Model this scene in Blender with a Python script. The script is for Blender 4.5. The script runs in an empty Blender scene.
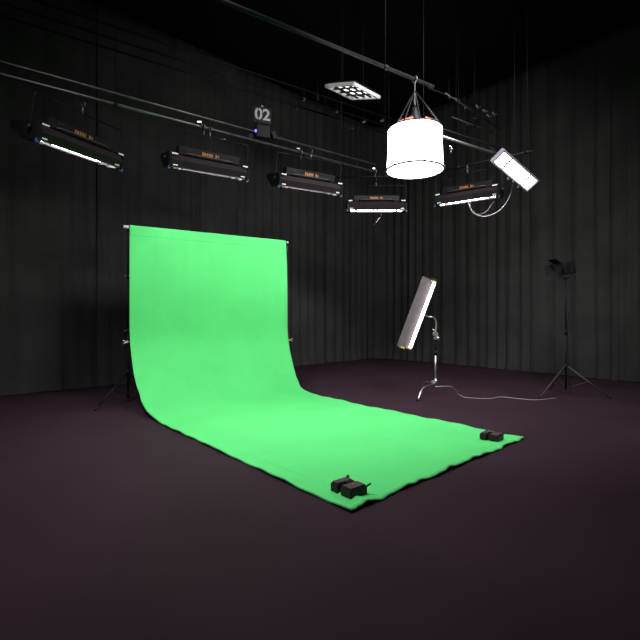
import bpy, bmesh, math, random
from mathutils import Vector, Matrix
random.seed(7)
PI = math.pi
F, HZ, CH = 455.0, 316.0, 1.5
sc = bpy.context.scene
col = sc.collection

def at(px, py, d):            # a photo pixel at depth d -> point in the room
    return Vector(((px-320)*d/F, d, CH+(HZ-py)*d/F))
def atz(px, py, z):           # a photo pixel at height z
    d = F*(z-CH)/(HZ-py)
    return Vector(((px-320)*d/F, d, z))

# ------------------------------------------------------------ camera
cam = bpy.data.cameras.new('camera'); co = bpy.data.objects.new('camera', cam); col.objects.link(co)
co.location = (0, 0, CH); co.rotation_euler = (PI/2, 0, 0)
cam.sensor_width = 36; cam.lens = 36*F/640; cam.shift_y = (HZ-320)/640; cam.clip_end = 200
sc.camera = co

# ------------------------------------------------------------ materials
def mat(name, c, rough=.6, metal=0, emit=None, es=0, noise=None, spec=None, bump=None, sheen=0):
    m = bpy.data.materials.new(name); m.use_nodes = True
    nt = m.node_tree; b = nt.nodes['Principled BSDF']
    b.inputs['Base Color'].default_value = (*c, 1)
    b.inputs['Roughness'].default_value = rough
    b.inputs['Metallic'].default_value = metal
    if spec is not None: b.inputs['Specular IOR Level'].default_value = spec
    if sheen: b.inputs['Sheen Weight'].default_value = sheen
    if emit:
        b.inputs['Emission Color'].default_value = (*emit, 1); b.inputs['Emission Strength'].default_value = es
    tc = nt.nodes.new('ShaderNodeTexCoord')
    if noise:
        sc_, lo, hi, det = noise
        n = nt.nodes.new('ShaderNodeTexNoise'); n.inputs['Scale'].default_value = sc_; n.inputs['Detail'].default_value = det
        nt.links.new(tc.outputs['Object'], n.inputs['Vector'])
        r = nt.nodes.new('ShaderNodeMapRange'); r.inputs['From Min'].default_value = .3; r.inputs['From Max'].default_value = .7
        r.inputs['To Min'].default_value = lo; r.inputs['To Max'].default_value = hi
        nt.links.new(n.outputs['Fac'], r.inputs['Value'])
        v = nt.nodes.new('ShaderNodeVectorMath'); v.operation = 'SCALE'
        v.inputs[0].default_value = c; nt.links.new(r.outputs['Result'], v.inputs['Scale'])
        nt.links.new(v.outputs['Vector'], b.inputs['Base Color'])
    if bump:
        n2 = nt.nodes.new('ShaderNodeTexNoise'); n2.inputs['Scale'].default_value = bump[0]; n2.inputs['Detail'].default_value = 3
        nt.links.new(tc.outputs['Object'], n2.inputs['Vector'])
        bp = nt.nodes.new('ShaderNodeBump'); bp.inputs['Strength'].default_value = bump[1]; bp.inputs['Distance'].default_value = bump[2]
        nt.links.new(n2.outputs['Fac'], bp.inputs['Height']); nt.links.new(bp.outputs['Normal'], b.inputs['Normal'])
    return m

M = {}
M['floor'] = mat('purple black studio floor', (.0325, .0182, .0268), .7, noise=(.7, .86, 1.14, 5), spec=.04, bump=(60, .15, .004))
M['ceil'] = mat('black ceiling paint', (.006, .006, .007), .9, spec=.1, noise=(2, .8, 1.2, 3))
M['wall'] = mat('black wall paint', (.010, .010, .010), .9, spec=.1, noise=(2, .8, 1.2, 3))
M['curtain'] = mat('black drape cloth', (.0370, .0362, .0362), .95, noise=(1.3, .8, 1.2, 4), spec=.1, sheen=.0)
M['green'] = mat('chroma green cloth', (.095, .62, .175), .88, noise=(1.4, .96, 1.04, 3), spec=.15, bump=(3.6, .34, .02))
M['hem'] = mat('dark green shaded hem', (.03, .22, .06), .9, noise=(8, .8, 1.2, 2))  # edge shadow put into the dark tone; the sleeve seam shares it
M['black'] = mat('black metal', (.0075, .007, .008), .55, 0, noise=(12, .8, 1.3, 2), spec=.15)
M['plastic'] = mat('black moulded plastic', (.014, .0085, .0105), .5, noise=(30, .7, 1.4, 3), spec=.3)
M['plum'] = mat('dark plum housing paint', (.019, .0125, .016), .6, noise=(9, .85, 1.15, 2), spec=.2)
M['steel'] = mat('grey steel pipe', (.13, .12, .125), .45, .8, noise=(6, .6, 1.2, 3))
M['darkpipe'] = mat('dark steel pipe', (.07, .062, .068), .55, .4, noise=(6, .6, 1.2, 3))
M['chrome'] = mat('chrome', (.75, .74, .75), .36, 1, noise=(10, .9, 1.05, 2))
M['pad'] = mat('scuffed dark plum rubber', (.055, .036, .042), .6, noise=(25, .7, 1.3, 3), spec=.3)
M['white'] = mat('white plastic', (.75, .74, .74), .5, noise=(10, .92, 1.05, 2))
M['orange'] = mat('orange strap', (.16, .035, .012), .7, noise=(14, .8, 1.2, 2))
M['logo'] = mat('orange printed lettering', (.34, .13, .02), .6, noise=(40, .8, 1.2, 2))
M['red'] = mat('dark red print', (.22, .015, .03), .5, noise=(30, .8, 1.2, 2))
M['signgrey'] = mat('pale grey painted numerals', (.30, .30, .33), .7, noise=(20, .85, 1.1, 2))
M['reflector'] = mat('pebbled aluminium reflector', (.20, .18, .22), .5, .2, noise=(40, .8, 1.2, 2))
M['silk'] = mat('glowing white silk', (.8, .8, .8), .8, emit=(1, .975, .965), es=11, noise=(5, .95, 1.05, 2))
M['flapgrey'] = mat('grey satin flap', (.085, .072, .078), .55, noise=(9, .85, 1.15, 2), spec=.2)
M['tube'] = mat('fluorescent tube', (.8, .8, .8), .4, emit=(1, .95, .95), es=50, noise=(5, .95, 1.05, 2))
M['tubebright'] = mat('bright fluorescent tube', (.8, .8, .8), .4, emit=(1, .95, .96), es=12, noise=(5, .95, 1.05, 2))
M['tubestand'] = mat('slim fluorescent tube', (.8, .8, .8), .4, emit=(1, .95, .93), es=7, noise=(5, .95, 1.05, 2))
M['panel'] = mat('ceiling panel diffuser', (.8, .8, .8), .4, emit=(1, .95, .98), es=3, noise=(5, .95, 1.05, 2))
M['blue'] = mat('blue status lamp', (.05, .05, .4), .4, emit=(.12, .10, 1), es=4, noise=(5, .95, 1.05, 2))
M['bluegel'] = mat('blue plastic clip', (.03, .10, .28), .4, noise=(5, .95, 1.05, 2))
M['cable'] = mat('pale grey cable', (.38, .34, .36), .5, noise=(10, .85, 1.1, 2))
M['glass'] = mat('dark lens glass', (.02, .02, .025), .08, noise=(5, .95, 1.05, 2))
M['brass'] = mat('yellowed tube socket', (.40, .30, .12), .5, noise=(9, .8, 1.2, 2))

# ------------------------------------------------------------ mesh helpers
class MB:
    def __init__(s): s.bm = bmesh.new()
    def box(s, c, size, rot=None, bev=0):
        g = bmesh.ops.create_cube(s.bm, size=1)['verts']
        m = Matrix.Translation(Vector(c)) @ (rot.to_4x4() if rot else Matrix()) @ Matrix.Diagonal((*size, 1))
        bmesh.ops.transform(s.bm, matrix=m, verts=g)
        if bev:
            es = {e for v in g for e in v.link_edges}
            bmesh.ops.bevel(s.bm, geom=list(es), offset=bev, segments=2, affect='EDGES', profile=.6)
        return s
    def tube(s, pts, r, n=10, cap=True):
        pts = [Vector(p) for p in pts]; rs = r if isinstance(r, (list, tuple)) else [r]*len(pts)
        rings = []; up = None
        for i, p in enumerate(pts):
            t = (pts[min(i+1, len(pts)-1)]-pts[max(i-1, 0)]).normalized()
            if up is None: up = t.orthogonal().normalized()
            a = (up - t*up.dot(t)).normalized(); up = a; b = t.cross(a)
            rings.append([s.bm.verts.new(p+(a*math.cos(2*PI*k/n)+b*math.sin(2*PI*k/n))*rs[i]) for k in range(n)])
        for i in range(len(rings)-1):
            for k in range(n):
                f = s.bm.faces.new((rings[i][k], rings[i][(k+1) % n], rings[i+1][(k+1) % n], rings[i+1][k])); f.smooth = True
        if cap:
            s.bm.faces.new(list(reversed(rings[0]))); s.bm.faces.new(rings[-1])
        return s
    def prism(s, prof, a, b, ax, ay):       # closed outline (u,v) extruded from point a to b; u along ax, v along ay
        a, b = Vector(a), Vector(b)
        A = [s.bm.verts.new(a+ax*u+ay*v) for u, v in prof]; B = [s.bm.verts.new(b+ax*u+ay*v) for u, v in prof]
        n = len(prof)
        for i in range(n): s.bm.faces.new((A[i], A[(i+1) % n], B[(i+1) % n], B[i]))
        s.bm.faces.new(list(reversed(A))); s.bm.faces.new(B)
        return s
    def sphere(s, c, r, sx=1, sy=1, sz=1):
        g = bmesh.ops.create_uvsphere(s.bm, u_segments=14, v_segments=8, radius=r)['verts']
        bmesh.ops.transform(s.bm, matrix=Matrix.Translation(Vector(c)) @ Matrix.Diagonal((sx, sy, sz, 1)), verts=g)
        for v in g:
            for f in v.link_faces: f.smooth = True
        return s
    def torus(s, c, R, r, n=48, axis=None, m=8):
        rot = Vector((0, 0, 1)).rotation_difference(Vector(axis or (0, 0, 1)).normalized()).to_matrix()
        rg = []
        for i in range(n):
            t = 2*PI*i/n; d = Vector((math.cos(t), math.sin(t), 0))
            rg.append([s.bm.verts.new(Vector(c)+rot @ (d*(R+r*math.cos(2*PI*k/m))+Vector((0, 0, r*math.sin(2*PI*k/m))))) for k in range(m)])
        for i in range(n):
            for k in range(m):
                f = s.bm.faces.new((rg[i][k], rg[(i+1) % n][k], rg[(i+1) % n][(k+1) % m], rg[i][(k+1) % m])); f.smooth = True
        return s
    def grid(s, P, smooth=True):            # P[i][j] points
        V = [[s.bm.verts.new(p) for p in row] for row in P]
        for i in range(len(V)-1):
            for j in range(len(V[0])-1):
                f = s.bm.faces.new((V[i][j], V[i][j+1], V[i+1][j+1], V[i+1][j])); f.smooth = smooth
        return s

WL = {}                                      # world origin of every object
def wl(o): return WL[o.as_pointer()]
def emp(name, loc, label, cat, group=None):
    o = bpy.data.objects.new(name, None); col.objects.link(o); o.location = loc; o.empty_display_size = .1
    WL[o.as_pointer()] = Vector(loc); tag(o, label, cat, group); return o
def tag(o, label=None, cat=None, group=None, kind=None):
    if label: o['label'] = label
    if cat: o['category'] = cat
    if group: o['group'] = group
    if kind: o['kind'] = kind
    return o
def build(name, mb, m, parent=None, origin=None, solid=0, label=None):
    org = Vector(origin) if origin is not None else (wl(parent) if parent else Vector((0, 0, 0)))
    bmesh.ops.recalc_face_normals(mb.bm, faces=mb.bm.faces[:]) if not solid else None
    for v in mb.bm.verts: v.co -= org
    me = bpy.data.meshes.new(name); mb.bm.to_mesh(me); mb.bm.free()
    me.materials.append(m if not isinstance(m, str) else M[m])
    o = bpy.data.objects.new(name, me); col.objects.link(o)
    if parent: o.parent = parent; o.location = org-wl(parent)
    else: o.location = org
    WL[o.as_pointer()] = org
    if solid:
        md = o.modifiers.new('thickness', 'SOLIDIFY'); md.thickness = solid; md.offset = -1
    if label: o['label'] = label
    return o
def smooth_path(pts, n=8):
    pts = [Vector(p) for p in pts]; out = []
    for i in range(len(pts)-1):
        p0 = pts[max(i-1, 0)]; p1 = pts[i]; p2 = pts[i+1]; p3 = pts[min(i+2, len(pts)-1)]
        for k in range(n):
            t = k/n
            out.append(.5*((2*p1)+(p2-p0)*t+(2*p0-5*p1+4*p2-p3)*t*t+(3*p1-p0-3*p2+p3)*t**3))
    out.append(pts[-1]); return out
def lerp1(tab, x):
    if x <= tab[0][0]: return tab[0][1]
    for (a, b), (c, d) in zip(tab, tab[1:]):
        if x <= c: return b+(d-b)*(x-a)/(c-a)
    return tab[-1][1]

# ------------------------------------------------------------ setting
CZ = 8.2
P_L = Vector((-4.79, 9.61, 0)); P_C = Vector((2.17, 16.4, 0)); P_R = Vector((5.95, 11.77, 0))
uL = (P_C-P_L).normalized(); uR = (P_R-P_C).normalized()
nL = Vector((uL.y, -uL.x, 0)); nR = Vector((uR.y, -uR.x, 0))       # both point into the room
if nL.dot(-P_C) < 0: nL = -nL
if nR.dot(-P_C) < 0: nR = -nR
W0 = P_L-uL*6.5; W1 = P_R+uR*7.5
off = .35
c0 = W0-nL*off; c1 = P_C-nL*off-nR*off; c2 = W1-nR*off
def structure(name, mb, m, solid=0, origin=None):
    return tag(build(name, mb, m, origin=origin, solid=solid), kind='structure')
structure('floor', MB().box((0, 6.5, -.1), (24, 25, .2)), 'floor', origin=(0, 6.5, 0))
structure('ceiling', MB().box((0, 6.5, CZ+.1), (24, 25, .2)), 'ceil', origin=(0, 6.5, CZ))
def wall(name, a, b, n):
    mid = (a+b)/2-n*.1; L = (b-a).length; r = Matrix.Rotation(math.atan2((b-a).y, (b-a).x), 3, 'Z')
    structure(name, MB().box((mid.x, mid.y, CZ/2), (L, .2, CZ), r), 'wall', origin=(mid.x, mid.y, 0))
wall('wall_left', c0, c1, nL); wall('wall_right', c1, c2, nR)

# ------------------------------------------------------------ curtains, hung along the two walls and round the corner
R = 1.0
pa = P_C-uL*R; pb = P_C+uR*R
path = []
def addseg(a, b, step=.028):
    n = int((b-a).length/step)
    for i in range(n): path.append(a+(b-a)*i/n)
addseg(W0, pa)
for i in range(40):
    t = i/40; path.append((1-t)**2*pa+2*t*(1-t)*P_C+t*t*pb)
addseg(pb, W1); path.append(W1)
S = [0.0]
for a, b in zip(path, path[1:]): S.append(S[-1]+(b-a).length)
def nrm(i):
    t = (path[min(i+1, len(path)-1)]-path[max(i-1, 0)]).normalized(); n = Vector((t.y, -t.x, 0))
    return n
sgn = 1 if nrm(5).dot(nL) > 0 else -1
# irregular fold phase
ph = [0.0]; rr = random.Random(3); w = 1.0
knots = [rr.uniform(.62, 1.6) for _ in range(80)]; ampk = [rr.uniform(.35, 1.0) for _ in range(80)]
def kv(tab, s, sp):
    x = s/sp; i = int(x); f = x-i; f = f*f*(3-2*f); return tab[i % 80]*(1-f)+tab[(i+1) % 80]*f
for a, b in zip(S, S[1:]): ph.append(ph[-1]+(b-a)*2*PI/.40*kv(knots, a, .9))
zl = [0.0, .02, .06, .15, .4, .8, 1.3, 2, 3, 4.2, 5.6, 7, 7.9, 8.12]
def curtain_point(i, z, extra=0):
    s = S[i]; a = kv(ampk, s, .55)
    low = 1-min(z/7.9, 1)
    f1 = math.sin(ph[i]+.5*math.sin(s*1.9+z*.25)*low)
    f2 = math.sin(ph[i]*.5+1.3+.25*z*math.sin(s))
    f3 = math.sin(ph[i]*2.3+.8*z*low)
    d = a*(.055*f1*(.55+.45*low)+.03*f2*low+.012*f3)
    if z < .3: d += (.3-z)*.18*(.5+.5*math.sin(s*3.1+.7*math.sin(s*1.3)))       # hem kicks out onto the floor
    p = path[i]+nrm(i)*sgn*(d+.03+extra)
    return Vector((p.x, p.y, z+(.012 if z == 0 else 0)))
def nearest(px):                                                      # path index seen at a photo column
    best = min(range(len(path)), key=lambda i: abs(path[i].x/max(path[i].y, .1)*F-(px-320)) if path[i].y > 3 else 1e9)
    return best
cuts = [0, nearest(96), nearest(232), nearest(372), nearest(437), nearest(531), len(path)-1]
clab = ['black floor length curtain continuing beyond the left side of the backdrop stand',
        'black pleated curtain behind the left half of the green backdrop',
        'black pleated curtain rising behind the right edge of the green backdrop',
        'narrow black curtain in the far corner behind the slanted tube lamp',
        'black pleated curtain on the right wall behind the chrome stand',
        'black curtain at the far right end behind the black tripod lamp']
for k in range(6):
    i0, i1 = cuts[k], cuts[k+1]+(5 if k < 5 else 0); i1 = min(i1, len(path)-1)
    mb = MB()
    mb.grid([[curtain_point(i, z, .05*(k % 2)) for i in range(i0, i1+1)] for z in zl])
    mid = path[(i0+i1)//2]
    o = build('curtain', mb, 'curtain', origin=(mid.x, mid.y, 0), solid=.006)
    tag(o, clab[k], 'curtain', 'black curtains round the studio')

# ------------------------------------------------------------ green backdrop
bL = Vector((-3.265, 7.87, 3.035)); bR = Vector((-.72, 9.6, 3.055))
u = Vector((bR.x-bL.x, bR.y-bL.y, 0)); ulen = u.length; u.normalize(); fwd = Vector((u.y, -u.x, 0))
if fwd.y > 0: fwd = -fwd
# left edge and right edge, as (point) profiles: bar -> hanging -> sweep -> floor -> front corner
def edge(top, base, con, front, zt):
    pts = [top+fwd*.0]
    h = con-base; h.z = 0
    pts += [Vector((base.x, base.y, z)) for z in (2.7, 2.3, 1.9, 1.5, 1.25)]
    for t, z in zt: q = base+h*t; pts.append(Vector((q.x, q.y, z)))
    for k in range(1, 11): q = con+(front-con)*k/10; pts.append(Vector((q.x, q.y, .012)))
    q = smooth_path(pts, 10)
    for _ in range(260):
        q = [q[0]]+[(q[i-1]+q[i]*2+q[i+1])/4 for i in range(1, len(q)-1)]+[q[-1]]
    return q
conL = Vector((-2.52, 6.66, 0)); conR = Vector((-.32, 8.74, 0))
frL = atz(350, 513, 0.0); frR = atz(524, 439.5, 0.0)
baL = at(129.4, 300, 7.83); baR = at(287.5, 300, 9.56)
eL = edge(bL-u*.035+fwd*.03, baL, conL, frL, [(0, 1.05), (.07, .9), (.15, .72), (.26, .52), (.5, .236), (.74, .098), (1, .02)])
eR = edge(bR-u*.02+fwd*.03, baR, conR, frR, [(0, 1.05), (.08, .87), (.25, .60), (.5, .36), (.7, .16), (.86, .06), (1, .02)])
NS = len(eL); NT = 120
rows = []
def hashn(a): return math.sin(a*12.9898)*.5+math.sin(a*4.137+1.7)*.5
for i in range(NS):
    row = []; v = i/(NS-1)
    onfloor = max(0, min(1, (i-115)/20))
    for j in range(NT+1):
        t = j/NT; p = eL[i].lerp(eR[i], t)
        hang = max(0, 1-i/62)
        # soft hanging folds from the bar
        am = .007*hang*(1-.5*hang)+.001
        p = p+fwd*am*(math.sin(t*41+.8*math.sin(t*9))+.6*math.sin(t*77+1+i*.02))
        # diagonal wrinkles pulled from the side clamps into the sweep
        s = max(0, 1-abs(i-88)/34)
        dg = math.sin((t*16+(i-60)*.075)*2.2+.8*math.sin(t*7))
        dg2 = math.sin(((1-t)*18+(i-60)*.06)*2.1)
        p = p+(fwd*.7+Vector((0, 0, .7)))*s*(.011*dg*max(0, 1-t*2.2)+.007*dg2*max(0, 1-(1-t)*3)+.003*math.sin(t*30+i*.11))
        if i > 95:
            w = min(1, (i-95)/35)
            z = .010*w*(.5+.5*math.sin(t*9+i*.05+math.sin(i*.08)*1.5))*(.4+.6*math.sin(i*.045+t*2)**2)
            ed = max(0, 1-min(t, 1-t)/.04); z += ed*w*(.008+.007*math.sin(i*.23)+.004*math.sin(i*.7))
            fe = max(0, 1-(NS-1-i)/6); z += fe*(.010+.008*math.sin(t*31)+.006*math.sin(t*83+1))*(1 if .02 < t < .98 else .3)
            # a long ruck parallel to the left edge
            z += w*.022*math.exp(-((t-.055-.02*math.sin(i*.03))/.012)**2)*max(0, min(1, (i-170)/30))
            p.z = max(p.z, .010)+z
            outw = (eR[i]-eL[i]).normalized()
            wav = .006*math.sin(i*.21)+.004*math.sin(i*.57)
            if t < .04: p = p+outw*wav*(1-t/.04)
            if t > .96: p = p+outw*wav*((t-.96)/.04)
            if fe > 0:
                p = p+(frL-conL).normalized()*fe*(.008*math.sin(t*19)+.006*math.sin(t*47+2)+.005*math.sin(t*120)-.006*math.sin(t*PI))
        row.append(p)
    rows.append(row)
# the sleeve over the crossbar
top = []
for k in range(9):
    a = PI*(1.25-k/8*1.25)
    top.append([Vector((bL.lerp(bR, -.011+1.006*j/NT)))+fwd*(math.cos(a)*-.034)*-1+Vector((0, 0, math.sin(a)*.034)) for j in range(NT+1)])
mb = MB(); mb.grid(top+rows[1:])
bd = build('green_backdrop', mb, 'green', origin=(conL+conR)/2, solid=.004)
tag(bd, 'bright green chroma backdrop sheet hanging from a crossbar and sweeping across the floor', 'backdrop')
# hem round the floor edges, its dark tone standing in for the edge shadow
def hem(path_pts):
    return MB().tube(path_pts, .008, 6)
idx = range(110, NS, 2)
hp = [rows[i][0]+Vector((0, 0, -.004)) for i in idx]
for nm, pts in (('side_hem_shade', hp), ('side_hem_shade', [rows[i][NT]+Vector((0, 0, -.004)) for i in idx]), ('front_hem_shade', [rows[NS-1][j]+Vector((0, 0, -.004)) for j in range(0, NT+1)])):
    for p in pts: p.z = max(p.z, .0085)
    build(nm, hem(pts), 'hem', bd)
# sleeve seam
si = min(range(60), key=lambda i: abs(rows[i][0].z-(bL.z-.15)))
build('sleeve_seam', MB().tube([rows[si][j]+fwd*.003 for j in range(0, NT+1, 2)], .0018, 6), 'hem', bd, label='stitched sleeve seam')

# crossbar
cb = emp('crossbar', bL, 'thin white tipped metal crossbar holding up the green backdrop', 'crossbar')
build('bar', MB().tube([bL-u*.05, bR+u*.02], .021, 12), 'steel', cb)
build('end_cap', MB().tube([bL-u*.125, bL-u*.045], .026, 12), 'white', cb)
build('end_cap', MB().tube([bR+u*.018, bR+u*.05], .024, 12), 'white', cb)

def backdrop_stand(base, ztop, foot_dirs, label, hub=.52):
    st = emp('backdrop_stand', base, label, 'stand', 'stands carrying the backdrop crossbar')
    B = Vector(base)
    build('mast', MB().tube([B+Vector((0, 0, .06)), B+Vector((0, 0, 1.25))], .017, 10).tube([B+Vector((0, 0, 1.25)), B+Vector((0, 0, 2.2))], .0145, 10).tube([B+Vector((0, 0, 2.2)), B+Vector((0, 0, ztop-.03))], .012, 10), 'black', st)
    for z in (1.25, 2.2):
        c = build('collar', MB().tube([B+Vector((0, 0, z-.05)), B+Vector((0, 0, z+.03))], .026, 12), 'black', st)
        build('knob', MB().tube([B+Vector((-.02, -.01, z-.01)), B+Vector((-.06, -.03, z-.01))], .014, 10), 'darkpipe', c)
    build('hub', MB().tube([B+Vector((0, 0, hub-.05)), B+Vector((0, 0, hub+.05))], .03, 12), 'black', st)
    build('lower_hub', MB().tube([B+Vector((0, 0, .10)), B+Vector((0, 0, .16))], .027, 12), 'black', st)
    build('hook', MB().tube(smooth_path([B+Vector((0, 0, ztop-.18)), B+Vector((.0, 0, ztop-.08)), B+Vector((-.025, -.01, ztop-.03)), B+Vector((-.02, -.01, ztop-.015))]), .013, 8), 'steel', st)
    for d in foot_dirs:
        d = Vector(d)
        l = build('leg', MB().tube([B+d*.03+Vector((0, 0, hub)), B+d+Vector((0, 0, .02))], .013, 8), 'black', st)
        build('foot_tip', MB().tube([B+d*.93+Vector((0, 0, .055)), B+d*1.02+Vector((0, 0, .012))], .018, 8), 'plastic', l)
        m_ = d*.5; build('brace', MB().tube([B+Vector((0, 0, .13)), B+m_+Vector((0, 0, hub*.5))], .007, 6), 'black', l)
        build('rivet', MB().sphere(B+m_+Vector((0, 0, hub*.5+.012)), .016), 'steel', l)
    return st
sL = Vector((-3.345, 7.93, 0))
backdrop_stand(sL, bL.z, [(-.20, -.74, 0), (.1, .68, 0), (.62, .34, 0)], 'black tripod stand at the left edge of the green backdrop')
sR = Vector((-.70, 9.68, 0))
backdrop_stand(sR, bR.z, [(-.4, .55, 0), (.25, .62, 0), (-.6, -.25, 0)], 'black tripod stand hidden behind the right edge of the green backdrop')

def clamp(p, dirv, label, m):
    c = emp('spring_clamp', p, label, 'clamp', 'clamps gripping the sides of the green sheet')
    d = Vector(dirv).normalized(); up = Vector((0, 0, 1))
    for s_ in (-1, 1):
        build('jaw', MB().tube([p-d*.0+up*.012*s_, p+d*.05+up*.004*s_], [.011, .006], 8), m, c)
        build('grip', MB().tube([p+up*.010*s_, p-d*.06+up*.028*s_], [.009, .011], 8), m, c)
    build('spring', MB().tube([p-up.cross(d)*.018, p+up.cross(d)*.018], .013, 10), 'chrome', c)
clamp(at(126.3, 342, 7.84), u, 'silver spring clamp on the left edge of the green backdrop', 'chrome')
clamp(at(290.2, 340, 9.56), -u, 'small pale spring clamp on the right edge of the green backdrop', 'brass')

# ------------------------------------------------------------ stage weights on the sheet
def weight(c, ang, label, k=1.0):
    c = Vector(c); c.z = .026
    o = emp('stage_weight', c, label, 'weight', 'black weights holding down the front corners')
    r = Matrix.Rotation(ang, 3, 'Z')
    def P(x, y, z): return c+r @ (Vector((x, y, z))*k)
    def outline():
        mb = MB()
        prof = [(-.13, -.10), (-.035, -.10), (-.035, -.03), (.0, -.03), (.0, -.10), (.13, -.10), (.13, .10), (.02, .10), (.02, .075), (-.03, .075), (-.03, .10), (-.13, .10)]
        mb.prism([(x*k, y*k) for x, y in prof], P(0, 0, 0), P(0, 0, .075), r @ Vector((1, 0, 0)), r @ Vector((0, 1, 0)))
        bmesh.ops.recalc_face_normals(mb.bm, faces=mb.bm.faces[:])
        bmesh.ops.bevel(mb.bm, geom=mb.bm.edges[:], offset=.006*k, segments=2, affect='EDGES')
        return mb
    build('body', outline(), 'plastic', o)
    for x, w in ((-.085, .07), (.065, .105)):
        build('top_pad', MB().box(P(x, 0, .081), Vector((w, .17, .014))*k, r, .004), 'pad', o)
    for j in range(3):
        build('rib', MB().box(P(-.034+.017*j, .02, .082), Vector((.008, .09, .018))*k, r), 'plastic', o)
    build('knob', MB().tube([P(-.10, .085, .06), P(-.10, .085, .105)], [.012*k, .014*k], 10), 'plastic', o)
    build('hook', MB().tube(smooth_path([P(.12, .08, .06), P(.13, .10, .075), P(.145, .125, .09)], 4), .009*k, 8), 'plastic', o)
    build('sticker', MB().box(P(.06, -.02, .0895), Vector((.03, .026, .003))*k, r), 'red', o, label='small dark red sticker')
    return o
weight((.240, 3.80, 0), math.radians(-50), 'notched black weight on the near corner of the green sheet', .96)
weight((2.055, 5.45, 0), math.radians(-43), 'notched black weight on the far right corner of the green sheet', .86)

# ------------------------------------------------------------ overhead pipes
def pipe(a, b, r, m, label, name='lighting_pipe', cat='pipe', group='overhead lighting pipes', second=None, drops=()):
    a, b = Vector(a), Vector(b); o = emp(name, a, label, cat, group)
    build('pipe', MB().tube([a, b], r, 12), m, o)
    if second:
        up = Vector((0, 0, second)); build('pipe', MB().tube([a+up, b+up], r*.8, 12), m, o)
        L = (b-a).length; n = int(L/1.1)
        for k in range(n+1):
            q = a.lerp(b, (k+.5)/(n+1)); build('rung', MB().tube([q, q+up], .009, 8), 'black', o)
    for t in drops:
        q = a.lerp(b, t); build('drop_rod', MB().tube([q+Vector((0, 0, r)), Vector((q.x, q.y, CZ-.002))], .005, 8), 'black', o)
        build('rod_clamp', MB().tube([q-(b-a).normalized()*.03, q+(b-a).normalized()*.03], r+.012, 10), 'black', o)
    return o
uP = Vector((4.3, 3.22, 0)).normalized()
pM = Vector((1.15, 9.48, 4.5)); pA = pM-uP*9.2
pipe(pA, pM, .024, 'steel', 'long double grey pipe running above the backdrop from the left', second=.155, drops=(.12, .45, .9))
pipe((.35, 9.86, 4.5), (2.45, 9.72, 4.5), .022, 'black', 'short black pipe carrying the middle facing light bank', drops=(.5,))
pipe((2.25, 9.86, 4.56), (3.95, 8.42, 4.56), .022, 'black', 'black pipe running over the light bank with the looping cable', drops=(.35, .95))
q1 = atz(441, 136, 4.5); q2 = atz(487, 151, 4.5); uQ = (q2-q1).normalized()
qm = q1-uQ*.25
pipe(qm-uQ*.3, q2+uQ*.9, .024, 'chrome', 'brightly lit pipe between the drum light and the tilted bright bank', drops=(.05, .98))  # chrome finish puts the nearby lamp's light into the pipe's colour
pipe(qm-uQ*.3+Vector((0, 0, .13)), q2+uQ*.7+Vector((0, 0, .13)), .012, 'black', 'thin black rail just above the pipe that passes behind the drum light')
h0 = Vector((1.25, 6.0, 4.62))
pipe(h0-uQ*4, h0+uQ*.35, .024, 'black', 'pipe directly over the drum light that carries it', drops=(.2, .8))
# rails close under the ceiling
r1 = atz(385, 133, 6); r0 = atz(287, 103, 6); ur = (r1-r0).normalized()
labs = ['lowest of the dark rails in front of the curtain top', 'middle of the dark rails in front of the curtain top', 'topmost of the dark rails in front of the curtain top']
for k, (dz, dy) in enumerate([(0, 0), (.14, -.1), (.30, -.2)]):
    v = Vector((0, dy, dz)); pipe(r0-ur*7+v, r1+ur*1.2+v, .018, 'black', labs[k], name='ceiling_rail', cat='rail', group='dark rails under the ceiling', drops=(.3, .9))
rightr = [((445, 93), (500, 129), 6.0, 'steel', 'pale thin rail slanting above the glowing tilted light bank'), ((452, 117), (494, 133), 5.8, 'darkpipe', 'short lower thin rail slanting above the tilted light bank'), ((428, 88), (482, 108), 6.1, 'black', 'dark rail slanting at the top above the drum light')]
for a, b, z, m, lb in rightr:
    pipe(atz(*a, z), atz(*b, z), .014, m, lb, name='ceiling_rail', cat='rail', group='dark rails under the ceiling', drops=(.5,))

# hardware on the rails and pipes
def pipe_clamp(p, label, s=1.0, m='steel'):
    p = Vector(p); c = emp('pipe_clamp', p, label, 'clamp', 'clamps on the overhead pipes')
    build('ring', MB().torus(p, .032*s, .011*s, 20, axis=uP), m, c)
    build('bolt', MB().tube([p+Vector((.0, -.03*s, .0)), p+Vector((-.03*s, -.07*s, .03*s))], .010*s, 8), m, c)
    build('wing_nut', MB().box(p+Vector((-.035*s, -.075*s, .035*s)), (.05*s, .012*s, .022*s), None, .003), 'chrome', c)
    build('link', MB().tube([p+Vector((0, 0, -.035*s)), p+Vector((.0, 0, -.10*s))], .009*s, 8), m, c)
def onP(px):                                  # point of the long pipe at a photo column
    k = (px-320)/F; a = pA; t = (k*a.y-a.x)/(uP.x-k*uP.y); return a+uP*t
pipe_clamp(onP(204), 'grey clamp on the long double pipe above the left light bank', 1.3)
pipe_clamp(onP(301), 'pale clamp on the long double pipe right of the numbered sign', 1.2)
pipe_clamp(pM+Vector((0, -.02, 0)), 'clamp at the right end of the long double pipe', 1.15)
pipe_clamp(atz(451, 149, 4.4), 'small bright fitting between drum light and tilted light bank', .7, 'chrome')
# silver safety pin hanging under the long pipe
sp = at(220, 139, onP(220).y-.03); o = emp('safety_pin', sp, 'short silver pin hanging flat under the long double pipe', 'pin')
build('pin', MB().tube([sp+Vector((-.08, 0, .01)), sp+Vector((.09, 0, -.01))], [.006, .012], 8), 'steel', o)
build('cord', MB().tube(smooth_path([sp+Vector((-.08, 0, .01)), sp+Vector((-.10, .01, .10)), onP(214)]), .005, 6), 'black', o)
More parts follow.
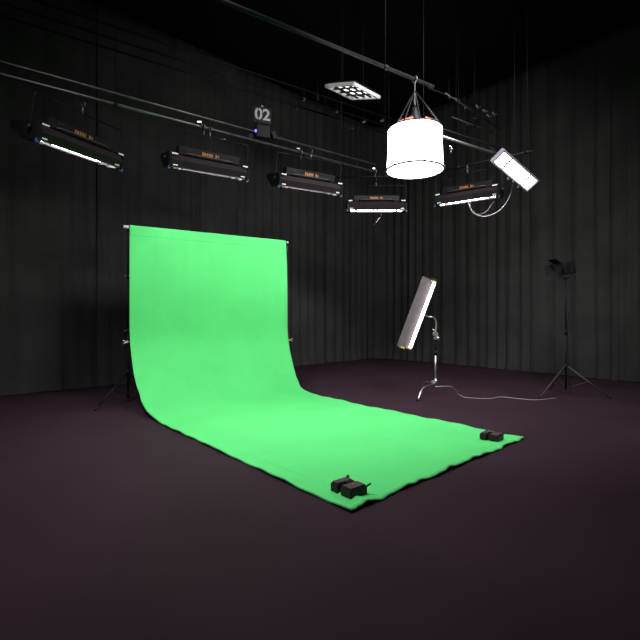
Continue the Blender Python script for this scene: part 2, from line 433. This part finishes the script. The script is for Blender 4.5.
# small lamps on the ceiling rails, catching light
fit = [(318, 98), (304, 100), (337, 112), (325, 110), (364, 122), (382, 121), (352, 128), (296, 110)]
for k, (x, y) in enumerate(fit):
    p = atz(x, y, 6.0+.1*(k % 3)); o = emp('rail_fitting', p, 'tiny grey metal fitting catching light on the dark ceiling rails', 'fitting', 'tiny fittings on the ceiling rails')
    build('bracket', MB().box(p, (.05, .05, .09), Matrix.Rotation(.3*k, 3, 'Y'), .008), 'darkpipe', o)
    build('screw', MB().tube([p+Vector((0, -.02, 0)), p+Vector((.01*k-.03, -.08, .03))], .009, 8), 'steel', o)
    build('hanger', MB().tube([p+Vector((0, 0, .03)), p+Vector((0, 0, .38))], .006, 6), 'black', o)
fit2 = [(449, 97), (456, 100), (464, 107), (484, 111), (488, 116), (493, 114), (473, 118), (467, 124), (477, 107)]
for k, (x, y) in enumerate(fit2):
    p = atz(x, y, 6.0); o = emp('rail_fitting', p, 'tiny grey metal fitting on the slanting rails above the tilted light bank', 'fitting', 'tiny fittings on the slanting rails')
    build('bracket', MB().box(p, (.10, .05, .04), Matrix.Rotation(.5+.2*(k % 3), 3, 'Y'), .008), 'darkpipe', o)
    build('screw', MB().tube([p, p+Vector((.05, -.08, -.04))], .010, 8), 'steel', o)
    build('hanger', MB().tube([p+Vector((0, 0, .01)), p+Vector((0, 0, .4))], .006, 6), 'black', o)

# numbered hoist on the long pipe
hp0 = onP(263); hx = Matrix.Rotation(math.atan2(uP.y, uP.x)*.55, 3, 'Z')
ho = emp('hoist', hp0, 'black hoist box with a blue light, clipped on the long pipe under the number', 'hoist')
build('body', MB().box(hp0+Vector((0, -.06, .16)), (.24, .14, .22), hx, .02), 'black', ho)
build('side_fin', MB().box(hp0+Vector((-.20, -.04, .11)), (.10, .12, .16), hx @ Matrix.Rotation(.5, 3, 'Y'), .02), 'black', ho)
build('side_fin', MB().box(hp0+Vector((.18, .02, .13)), (.09, .12, .14), hx @ Matrix.Rotation(-.4, 3, 'Y'), .02), 'black', ho)
build('status_lamp', MB().sphere(hp0+Vector((-.10, -.14, .15)), .026), 'blue', ho)
build('hook', MB().tube([hp0+Vector((0, -.06, .26)), hp0+Vector((0, -.05, .62))], .008, 8), 'black', ho)
sg = emp('number_sign', hp0+Vector((0, -.10, .30)), 'black plate with the pale number 02 above the long pipe', 'sign')
spos = hp0+Vector((0, -.10, .43))
build('plate', MB().box(spos, (.31, .02, .27), hx, .004), 'black', sg)
cu = bpy.data.curves.new('numerals', 'FONT'); cu.body = '02'; cu.size = .27; cu.extrude = .004; cu.offset = .006; cu.align_x = 'CENTER'; cu.align_y = 'CENTER'
to = bpy.data.objects.new('tmp', cu); col.objects.link(to)
dg = bpy.context.evaluated_depsgraph_get(); dg.update()
me = bpy.data.meshes.new_from_object(to.evaluated_get(dg)); bpy.data.objects.remove(to)
me.materials.clear(); me.materials.append(M['signgrey'])
me.transform(Matrix.Translation(spos-wl(sg)) @ (hx @ Matrix.Rotation(PI/2, 3, 'X')).to_4x4() @ Matrix.Translation((0, 0, .016)))
no = bpy.data.objects.new('numerals', me); col.objects.link(no); no.parent = sg; no['label'] = 'pale grey numerals 02'
build('eyelet', MB().torus(spos+Vector((0, -.0, .16)), .014, .004, 16, axis=(0, 1, 0)), 'chrome', sg)

for dx_ in (-.072,):
    build('stencil_gap', MB().box(spos+hx @ Vector((dx_, -.022, 0)), (.010, .004, .25), hx), 'black', sg)

# ------------------------------------------------------------ light banks hung from the pipes
X, Y_, Z_ = Vector((1, 0, 0)), Vector((0, 1, 0)), Vector((0, 0, 1))
WL_ORG = Vector((0, 0, 0))
def make_bank():
    o = emp('light_bank', (0, 0, 0), 'x', 'studio light', 'fluorescent light banks hung in an arc')
    L = .61
    hs = MB().prism([(-.13, .03), (-.175, .13), (-.12, .21), (.12, .23), (.19, .16), (.15, .03), (.14, .03), (.17, .15), (.10, .20), (-.09, .20), (-.14, .16), (-.12, .03)], (-L, 0, 0), (L, 0, 0), Y_, Z_)
    h = build('housing', hs, 'plum', o)
    build('lip', MB().box((0, -.128, .026), (2*L, .012, .014)), 'steel', h)
    for s in (-1, 1):
        cap = MB().prism([(-.16, .01), (-.175, .17), (-.10, .25), (.13, .25), (.21, .17), (.17, .01)], (s*(L+.005), 0, 0), (s*(L+.035), 0, 0), Y_, Z_)
        e = build('end_cap', cap, 'black', o)
        build('latch', MB().box((s*(L-.04), -.172, .22), (.09, .012, .022), None, .003), 'white', e)
        build('latch', MB().box((s*(L-.06), -.150, .055), (.07, .012, .018), None, .003), 'white', e)
        build('corner_clip', MB().box((s*(L+.03), -.14, .01), (.03, .04, .05), None, .006), 'bluegel', e)
    for y in (-.075, 0, .075):
        build('tube', MB().tube([(-L+.05, y, .062), (L-.05, y, .062)], .019, 10), 'tube', o)
    for s in (-1, 1):
        build('tube_holder', MB().box((s*(L-.17), 0, .035), (.022, .24, .05)), 'black', o)
        build('tube_socket', MB().box((s*(L-.025), 0, .035), (.05, .2, .06)), 'plastic', o)
    fl = MB().prism([(.16, .03), (.43, .17), (.43, .178), (.155, .04)], (-L, 0, 0), (L, 0, 0), Y_, Z_)
    build('barn_door', fl, 'black', o)
    ef = MB().prism([(.13, .25), (.17, .01), (.46, .17), (.44, .24)], (-L-.03, 0, 0), (-L-.022, 0, 0), Y_, Z_)
    build('end_flap', ef, 'black', o)
    bal = build('ballast', MB().box((0, -.01, .29), (1.0, .16, .13), None, .012), 'black', o)
    x = -.12                                     # orange lettering too small to read: two groups of strokes
    for w, hh in ((.03, .05), (.03, .045), (.03, .05), (.03, .05), (.03, .045), (0, 0), (.032, .05), (.026, .03)):
        if w: build('lettering', MB().box((x, -.093, .295), (w*.8, .004, hh), None), 'logo', bal)
        x += .036
    build('data_plate', MB().box((-.33, -.093, .32), (.09, .004, .04)), 'plum', bal)
    build('handle', MB().tube(smooth_path([(-.38, -.10, .25), (-.30, -.135, .255), (.0, -.14, .255), (.30, -.135, .255), (.38, -.10, .25)], 5), .011, 8), 'darkpipe', bal)
    yk = MB()
    for s in (-1, 1): yk.tube(smooth_path([(s*(L+.045), .0, .16), (s*(L+.05), 0, .40), (s*(L+.045), 0, .56), (s*(L-.01), 0, .585), (s*(L-.2), 0, .585)], 4), .010, 8)
    yk.tube([(-L+.19, 0, .585), (L-.19, 0, .585)], .010, 8)
    y = build('yoke', yk, 'black', o)
    for s in (-1, 1): build('knob', MB().tube([(s*(L+.035), 0, .16), (s*(L+.085), 0, .16)], .03, 12), 'plastic', y)
    build('stud', MB().tube([(0, 0, .57), (0, 0, .67)], .016, 10), 'steel', o)
    build('pipe_clamp', MB().torus((0, 0, .70), .034, .012, 20, axis=(1, 0, 0)), 'darkpipe', o)
    return o
def copy_tree(o, parent=None):
    c = o.copy(); col.objects.link(c)
    if parent: c.parent = parent
    for ch in o.children: copy_tree(ch, c)
    return c
proto = make_bank()
def place(o, a, b, label, tilt=0):
    a, b = Vector(a), Vector(b); m = (a+b)/2; d = b-a
    o.location = (m.x, m.y, m.z-.02); o.rotation_euler = (tilt, 0, math.atan2(d.y, d.x)); o['label'] = label
bk = [((36, 144), (112.5, 167.5), 3.74, 'leftmost light bank, hanging well left of the backdrop', .22),
      ((168, 167), (243, 180), 3.8, 'slanted light bank hanging over the left half of the backdrop', .22),
      ((277, 186), (336, 195), 3.8, 'light bank hanging over the right edge of the backdrop', .22),
      ((346, 211.5), (406, 211.5), 3.8, 'light bank facing forward left of the drum, with a bright full strip', .02),
      ((438.4, 206), (500.4, 196.6), 3.8, 'light bank with a pale looping cable, under the tilted bright bank', .06)]
ba = (Vector((-3.21, 7.05, 0)), )
banks = []
for k, (a, b, z, lb, t) in enumerate(bk):
    o = proto if k == 0 else copy_tree(proto)
    pa_, pb_ = atz(*a, z), atz(*b, z)
    if k == 0: pb_ = atz(112.5, 167.5, z); pa_ = pb_-Vector((.43, .9, 0)).normalized()*1.2
    place(o, pa_, pb_, lb, t); banks.append(o)

# glowing tilted bank, upper right
g1 = at(504, 151, 7.6); g2 = at(537.5, 180.5, 8.22); ax = (g2-g1).normalized(); gl = (g2-g1).length
g4 = at(492, 163, 7.73); v = (g4-g1); v = (v-ax*v.dot(ax)).normalized(); gw = .23
n_ = ax.cross(v).normalized()
if n_.z > 0: n_ = -n_
gc = g1+ax*gl/2+v*gw/2
rot = Matrix((ax, v, n_)).transposed()
gb = emp('light_bank', gc, 'tilted light bank facing the camera and glowing bright, right of the drum', 'studio light', 'fluorescent light banks hung in an arc')
def G(x, y, z): return gc+ax*x+v*y+n_*z
build('housing', MB().box(G(0, 0, -.07), (gl, gw, .06), rot, .008), 'plum', gb)
build('reflector', MB().box(G(0, 0, -.034), (gl-.02, gw-.02, .008), rot), 'reflector', gb)
for k in range(4):
    y = -gw/2+gw*(k+.5)/4; build('tube', MB().tube([G(-gl/2+.04, y, 0), G(gl/2-.04, y, 0)], .019, 10), 'tubebright', gb)
for s in (-1, 1):
    build('side_rail', MB().box(G(0, s*(gw/2+.012), -.02), (gl, .018, .07), rot), 'reflector', gb)
    build('end_cap', MB().box(G(s*(gl/2+.012), 0, -.02), (.03, gw+.04, .08), rot, .006), 'reflector', gb)
    build('tube_holder', MB().box(G(s*(gl*.28), 0, .018), (.03, gw, .012), rot), 'plum', gb)
for x in (-.42, -.2, .05, .3): build('lamp_pin', MB().tube([G(x, -gw/2-.02, .02), G(x, -gw/2-.02, .05)], .012, 8), 'darkpipe', gb)
build('corner_knob', MB().sphere(G(gl*.02, gw/2+.05, -.03), .035), 'chrome', gb)
build('corner_knob', MB().sphere(G(gl*.33, gw/2+.05, -.03), .028), 'chrome', gb)
tp = G(-.1, 0, -.1); build('yoke', MB().tube(smooth_path([G(-gl/2-.02, 0, -.05), G(-gl/2, 0, -.3), G(0, 0, -.36), G(gl/2, 0, -.3), G(gl/2+.02, 0, -.05)], 6), .012, 8), 'black', gb)
pk = q2+uQ*.55
build('hanging_arm', MB().tube([G(0, 0, -.36), pk], .014, 8), 'black', gb)

# pale cable looping under the fifth bank
cd = 8.95
def cpt(x, y, dd=0): return at(x, y, cd+dd)
cpts = smooth_path([cpt(468, 199), cpt(469, 205), cpt(473, 212.5), cpt(482, 216.3), cpt(491, 215), cpt(500, 210), cpt(506, 203), cpt(510, 195), cpt(512, 188, -.2), cpt(513, 181, -.5)], 6)
tag(build('cable', MB().tube(cpts, .009, 8), 'cable', origin=cpts[0]), 'pale cable looping below the light bank up to the tilted bright bank', 'cable')
cpts = smooth_path([cpt(470, 199, .1), cpt(471, 209, .1), cpt(479, 214, .1), cpt(487, 211, .1), cpt(491, 205, .1), cpt(495, 201, .1)], 6)
tag(build('cable', MB().tube(cpts, .006, 8), 'darkpipe', origin=cpts[0]), 'thin darker cable making the small inner loop below the light bank', 'cable')
# short stick dangling under the facing bank
p0, p1 = at(373.5, 225.5, 9.9), at(380, 218, 9.9)
o = emp('pull_stick', p0, 'short pale stick dangling below the forward facing light bank', 'stick')
build('stick', MB().tube([p0, p1], [.008, .012], 8), 'steel', o)
build('cord', MB().tube(smooth_path([p1, at(381, 214, 9.9), at(380, 207, 9.95)], 4), .004, 6), 'black', o)

# ------------------------------------------------------------ drum light
dc = Vector((1.25, 6.0, 0)); zb, zt, rb, rt = 3.42, 3.95, .368, .350
dr = emp('drum_light', (dc.x, dc.y, zb), 'large glowing white silk drum light hanging from a pipe', 'studio light')
mb = MB(); P = []
for i in range(13):
    z = zb+(zt-zb)*i/12; row = []
    for k in range(97):
        a = 2*PI*k/96; w_ = (i/12)**2*.006*math.sin(a*9+math.sin(a*3)*2)+(i/12)*.003*math.sin(a*23)
        rr_ = rb+(rt-rb)*i/12-.006*math.sin(PI*i/12)+w_
        row.append(dc+Vector((math.cos(a)*rr_, math.sin(a)*rr_, z)))
    P.append(row)
mb.grid(P); bmesh.ops.remove_doubles(mb.bm, verts=mb.bm.verts[:], dist=.0005)
build('silk_skirt', mb, 'silk', dr, solid=.002)
mb = MB(); P = []
for i in range(9):
    q = i/8; P.append([dc+Vector((math.cos(2*PI*k/96)*rb*q, math.sin(2*PI*k/96)*rb*q, zb-.012*(1-q*q))) for k in range(97)])
mb.grid(P[1:]); mb.bm.faces.new([v for v in [mb.bm.verts.new(p) for p in P[1][:-1]]])
bmesh.ops.remove_doubles(mb.bm, verts=mb.bm.verts[:], dist=.0005)
build('bottom_silk', mb, 'silk', dr, solid=.002)
hoop = build('bottom_hoop', MB().torus(dc+Vector((0, 0, zb)), rb+.006, .013, 96), 'darkpipe', dr)
for k in range(6):
    a = 2*PI*(k+.5)/6+.12; build('hoop_clip', MB().sphere(dc+Vector((math.cos(a)*(rb+.012), math.sin(a)*(rb+.012), zb+.01)), .013), 'darkpipe', hoop)
build('top_hoop', MB().torus(dc+Vector((0, 0, zt)), rt+.003, .009, 96), 'black', dr)
build('lamp_head', MB().tube([dc+Vector((0, 0, zt+.02)), dc+Vector((0, 0, zt+.10)), dc+Vector((0, 0, zt+.26)), dc+Vector((0, 0, zt+.30))], [.10, .085, .035, .03], 20), 'black', dr)
for k in range(4):
    a = PI/4+PI/2*k+.2; e = dc+Vector((math.cos(a)*rt, math.sin(a)*rt, zt)); ap = dc+Vector((0, 0, zt+.52))
    build('hanging_wire', MB().tube([e, ap], .009, 6), 'black', dr)
    build('spoke', MB().tube([e, dc+Vector((0, 0, zt+.06))], .010, 6), 'black', dr)
for x0, x1 in ((-.22, -.06), (.12, .24)):
    y0 = -.10
    build('strap', MB().box(dc+Vector(((x0+x1)/2, y0, zt+.095)), (abs(x1-x0)+.03, .05, .024), Matrix.Rotation(-.33 if x0 < 0 else .33, 3, 'Y'), .004), 'orange', dr, label='orange safety strap')
build('hanging_cable', MB().tube([dc+Vector((0, 0, zt+.30)), Vector((dc.x, dc.y, 4.60))], .010, 8), 'darkpipe', dr)
build('pipe_clamp', MB().torus(Vector((dc.x, dc.y, 4.62)), .036, .012, 20, axis=uQ), 'steel', dr)

# ------------------------------------------------------------ panel light under the ceiling
fc = atz(352, 98.5, 6.0); a_ = Vector((-.72, -.69, 0)).normalized(); e_ = at(372, 95.5, 8.89)-fc; e_ = (e_-a_*e_.dot(a_)).normalized(); W = .74
pn = a_.cross(e_).normalized()
if pn.z > 0: pn = -pn
pc = fc+a_*W/2+e_*W/2; prot = Matrix((a_, e_, pn)).transposed()
pl = emp('panel_light', pc, 'square white grid panel light under the ceiling left of the drum', 'studio light')
for s in (-1, 1):
    build('frame_side', MB().box(pc+a_*s*W/2, (.045, W+.045, .06), prot), 'white', pl)
    build('frame_side', MB().box(pc+e_*s*W/2, (W+.045, .045, .06), prot), 'white', pl)
build('backing', MB().box(pc-pn*.06, (W, W, .02), prot), 'black', pl)
for k in range(4):
    build('lamp_strip', MB().box(pc-pn*.035+e_*(-.22+.147*k), (W*.86, .09, .02), prot), 'panel', pl)
gr = MB()
for k in range(1, 4):
    gr.box(pc+a_*(-W/2+W*k/4), (.02, W, .03), prot); gr.box(pc+e_*(-W/2+W*k/4), (W, .02, .03), prot)
build('louvre', gr, 'black', pl)
fr = fc+e_*.1
build('outer_flap', MB().box(fc+e_*W*.5-a_*.10, (.16, W, .006), prot @ Matrix.Rotation(.25, 3, 'Y')), 'black', pl)
for s in (-1, 1): build('suspension_wire', MB().tube([pc+a_*s*W*.4-pn*.06, Vector(((pc+a_*s*W*.4).x, (pc+a_*s*W*.4).y, CZ))], .006, 6), 'black', pl)

# ------------------------------------------------------------ tube lamp on its chrome stand
tD = 8.4
t0 = at(434.2, 283, tD+.02); t1 = at(410.2, 347.5, tD-.02); la = (t1-t0).normalized(); lm = (t0+t1)/2
side = Vector((-1, .22, 0)); side = (side-la*side.dot(la)).normalized()        # towards the left flap
front = side.cross(la).normalized()
if front.y > 0: front = -front
tl = emp('tube_lamp', lm, 'slanted open tube lamp with a grey side flap on the chrome stand', 'studio light')
LL = (t1-t0).length/2
def T(a, b, c): return lm+la*a+side*b+front*c
lr = Matrix((la, side, front)).transposed()
build('tube', MB().tube([T(-LL, 0, 0), T(LL, 0, 0)], .029, 12), 'tubestand', tl)
build('housing', MB().box(T(0, .02, -.075), (2*LL+.1, .07, .06), lr, .01), 'plum', tl)
build('reflector', MB().box(T(0, .02, -.042), (2*LL+.06, .06, .006), lr), 'plum', tl)
mb = MB().prism([(.035, -.05), (.24, .02), (.24, .026), (.035, -.042)], T(-LL-.05, 0, 0), T(LL+.05, 0, 0), side, front)
build('side_flap', mb, 'flapgrey', tl, label='grey metal side flap')
mb = MB().prism([(-.034, -.05), (-.046, .05), (-.042, .05), (-.030, -.05)], T(-LL-.05, 0, 0), T(LL+.05, 0, 0), side, front)
build('side_flap', mb, 'black', tl, label='narrow black side flap')
for s in (-1, 1):
    build('end_cap', MB().box(T(s*(LL+.05), .03, -.04), (.04, .12, .09), lr, .008), 'black', tl)
    build('tube_socket', MB().box(T(s*(LL+.02), .02, -.015), (.03, .10, .05), lr, .004), 'brass', tl)
build('corner_clip', MB().box(T(LL+.05, .13, -.01), (.03, .16, .02), lr, .004), 'brass', tl)

mx = at(435.5, 380, 8.62); mb0 = Vector((mx.x, mx.y, 0))
cs = emp('light_stand', mb0, 'chrome stand with curved turtle legs holding the slanted tube lamp', 'stand')
def V(x, y, z): return mb0+Vector((x, y, z))
build('column', MB().tube([V(0, 0, .20), V(0, 0, .82)], .018, 12), 'chrome', cs)
build('riser', MB().tube([V(0, 0, .80), V(0, 0, 1.20)], .0135, 12), 'black', cs)
build('upper_riser', MB().tube([V(0, 0, 1.10), V(0, 0, 1.22)], .012, 12), 'chrome', cs)
for z, m_ in ((.80, 'black'), (.26, 'chrome')):
    c_ = build('collar', MB().tube([V(0, 0, z-.045), V(0, 0, z+.045)], .028, 14), m_, cs)
    build('knob', MB().box(V(-.055, -.01, z), (.05, .018, .04), None, .006), m_, c_)
gp = build('grip_head', MB().tube([V(-.005, -.05, 1.16), V(-.005, .05, 1.16)], .045, 16).tube([V(-.005, -.04, 1.08), V(-.005, .03, 1.08)], .028, 12), 'chrome', cs)
build('handle', MB().tube([V(-.03, -.05, 1.22), V(-.07, -.06, 1.25)], .012, 8), 'chrome', gp)
build('handle', MB().tube([V(.02, -.05, 1.12), V(.05, -.06, 1.04)], .012, 8), 'chrome', gp)
hp_ = T(-.02, .02, -.11)
arm = smooth_path([V(.0, -.0, 1.2), V(.015, 0, 1.30), V(.005, 0, 1.42), V(-.05, -.01, 1.475), V(-.14, -.03, 1.485), hp_+Vector((.03, .03, .0)), hp_], 6)
build('arm', MB().tube(arm, .013, 10), 'chrome', cs)
for tip, z0 in ((at(417, 401, 8.02), .22), (at(459.5, 393.5, 8.75), .16), (V(-.16, .50, 0), .22)):
    tv = Vector((tip.x-mb0.x, tip.y-mb0.y, 0))
    p = smooth_path([V(0, 0, z0), mb0+tv*.25+Vector((0, 0, z0)), mb0+tv*.62+Vector((0, 0, z0-.01)), mb0+tv*.78+Vector((0, 0, z0-.06)), mb0+tv*.92+Vector((0, 0, .045)), mb0+tv+Vector((0, 0, .016))], 6)
    l = build('leg', MB().tube(p, .0135, 10), 'chrome', cs)
    build('foot_tip', MB().tube([mb0+tv*.955+Vector((0, 0, .033)), mb0+tv*1.02+Vector((0, 0, .014))], .014, 8), 'black', l)

# cable on the floor
fcab = [atz(458, 393.8, .008), atz(464, 397, .008), atz(472, 398, .008), atz(482, 398.5, .008), atz(492, 398.3, .008), atz(499, 397, .008), atz(508, 397.5, .008), atz(522, 399, .008), atz(536, 399.8, .008), atz(556, 398, .008)]
fcab = smooth_path(fcab, 6)
tag(build('cable', MB().tube(fcab, .0055, 8), 'cable', origin=fcab[0]), 'thin pale cable lying on the floor to the right of the chrome stand', 'cable')

# ------------------------------------------------------------ black lamp at the right edge
rb0 = Vector((4.62, 8.55, 0)); rs = emp('light_stand', rb0, 'slim tripod stand at the right edge of the room, cable at its foot', 'stand')
def Q(x, y, z): return rb0+Vector((x, y, z))
build('mast', MB().tube([Q(0, 0, .12), Q(0, 0, 1.2)], .016, 10).tube([Q(0, 0, 1.2), Q(0, 0, 2.2)], .012, 10), 'black', rs)
build('collar', MB().tube([Q(0, 0, 1.15), Q(0, 0, 1.24)], .026, 12), 'black', rs)
build('hub', MB().tube([Q(0, 0, .50), Q(0, 0, .60)], .027, 12), 'black', rs)
ft = atz(539, 399.3, 0)
for tv in (Vector((ft.x-rb0.x, ft.y-rb0.y, 0)), Vector((.62, -.35, 0)), Vector((.05, .68, 0))):
    l = build('leg', MB().tube([Q(0, 0, .56)+tv*.04, rb0+tv+Vector((0, 0, .016))], .011, 8), 'darkpipe', rs)
    build('foot_tip', MB().tube([rb0+tv*.95+Vector((0, 0, .04)), rb0+tv*1.01+Vector((0, 0, .014))], .014, 8), 'black', l)
    build('brace', MB().tube([Q(0, 0, .14), rb0+tv*.5+Vector((0, 0, .29))], .006, 6), 'darkpipe', l)
hc = Q(0, 0, 2.40)
sl = emp('spot_lamp', hc, 'black spotlight head with open barn doors on the right tripod', 'studio light')
hd = Vector((-1, -.25, -.15)).normalized(); hs_ = hd.cross(Z_).normalized(); hu = hs_.cross(hd).normalized()
hr = Matrix((hd, hs_, hu)).transposed()
build('housing', MB().box(hc, (.26, .22, .24), hr, .03), 'black', sl)
build('lens_ring', MB().tube([hc+hd*.13, hc+hd*.165], .10, 24), 'black', sl)
build('lens', MB().tube([hc+hd*.163, hc+hd*.170], .085, 24), 'glass', sl)
for k in range(4):
    rk = Matrix.Rotation(PI/2*k, 3, hd); o_ = rk @ hu
    c_ = hc+hd*.23+o_*.15; ri = Matrix((hd*.8+o_*.6, (hd*.8+o_*.6).cross(hd*.6-o_*.8)*-1, hd*.6-o_*.8)).transposed()
    build('barn_door', MB().box(c_, (.17, .2, .005), ri), 'black', sl)
build('yoke', MB().tube(smooth_path([hc+hs_*.12, hc+hs_*.14-Z_*.12, hc-Z_*.2, hc-hs_*.14-Z_*.12, hc-hs_*.12], 6), .010, 8), 'black', sl)
cp = smooth_path([hc-hd*.12-Z_*.05, hc-hd*.22-Z_*.3, Q(.05, 0, 1.5), Q(.03, 0, 1.0), Q(.04, -.02, .5), Q(.06, -.05, .05)], 6)
build('power_lead', MB().tube(cp, .006, 8), 'black', sl)

# ------------------------------------------------------------ light
wd = bpy.data.worlds.new('studio dark'); sc.world = wd; wd.use_nodes = True
wd.node_tree.nodes['Background'].inputs['Color'].default_value = (.9, .92, 1, 1)
wd.node_tree.nodes['Background'].inputs['Strength'].default_value = .035
def area(name, loc, target, size, power, colr=(1, .97, .96), spread=180):
    l = bpy.data.lights.new(name, 'AREA'); l.shape = 'RECTANGLE'; l.size, l.size_y = size; l.energy = power; l.color = colr; l.spread = math.radians(spread)
    o = bpy.data.objects.new(name, l); col.objects.link(o); o.location = loc
    o.rotation_euler = (Vector(target)-Vector(loc)).to_track_quat('-Z', 'Y').to_euler()
    return o
# unseen soft area lights added to brighten the sheet, floor and curtains
area('fill_softlight', (-2.4, 2.8, 6.0), (-.7, 6.2, .0), (2.0, 1.6), 128, spread=95)
area('fill_softlight_back', (3.0, 4.6, 5.7), (1.2, 11.8, .6), (2.4, 1.2), 260, spread=125)

sc.view_settings.view_transform = 'Standard'; sc.view_settings.look = 'None'
sc.view_settings.exposure = 0; sc.view_settings.gamma = 1; sc.view_settings.use_curve_mapping = False
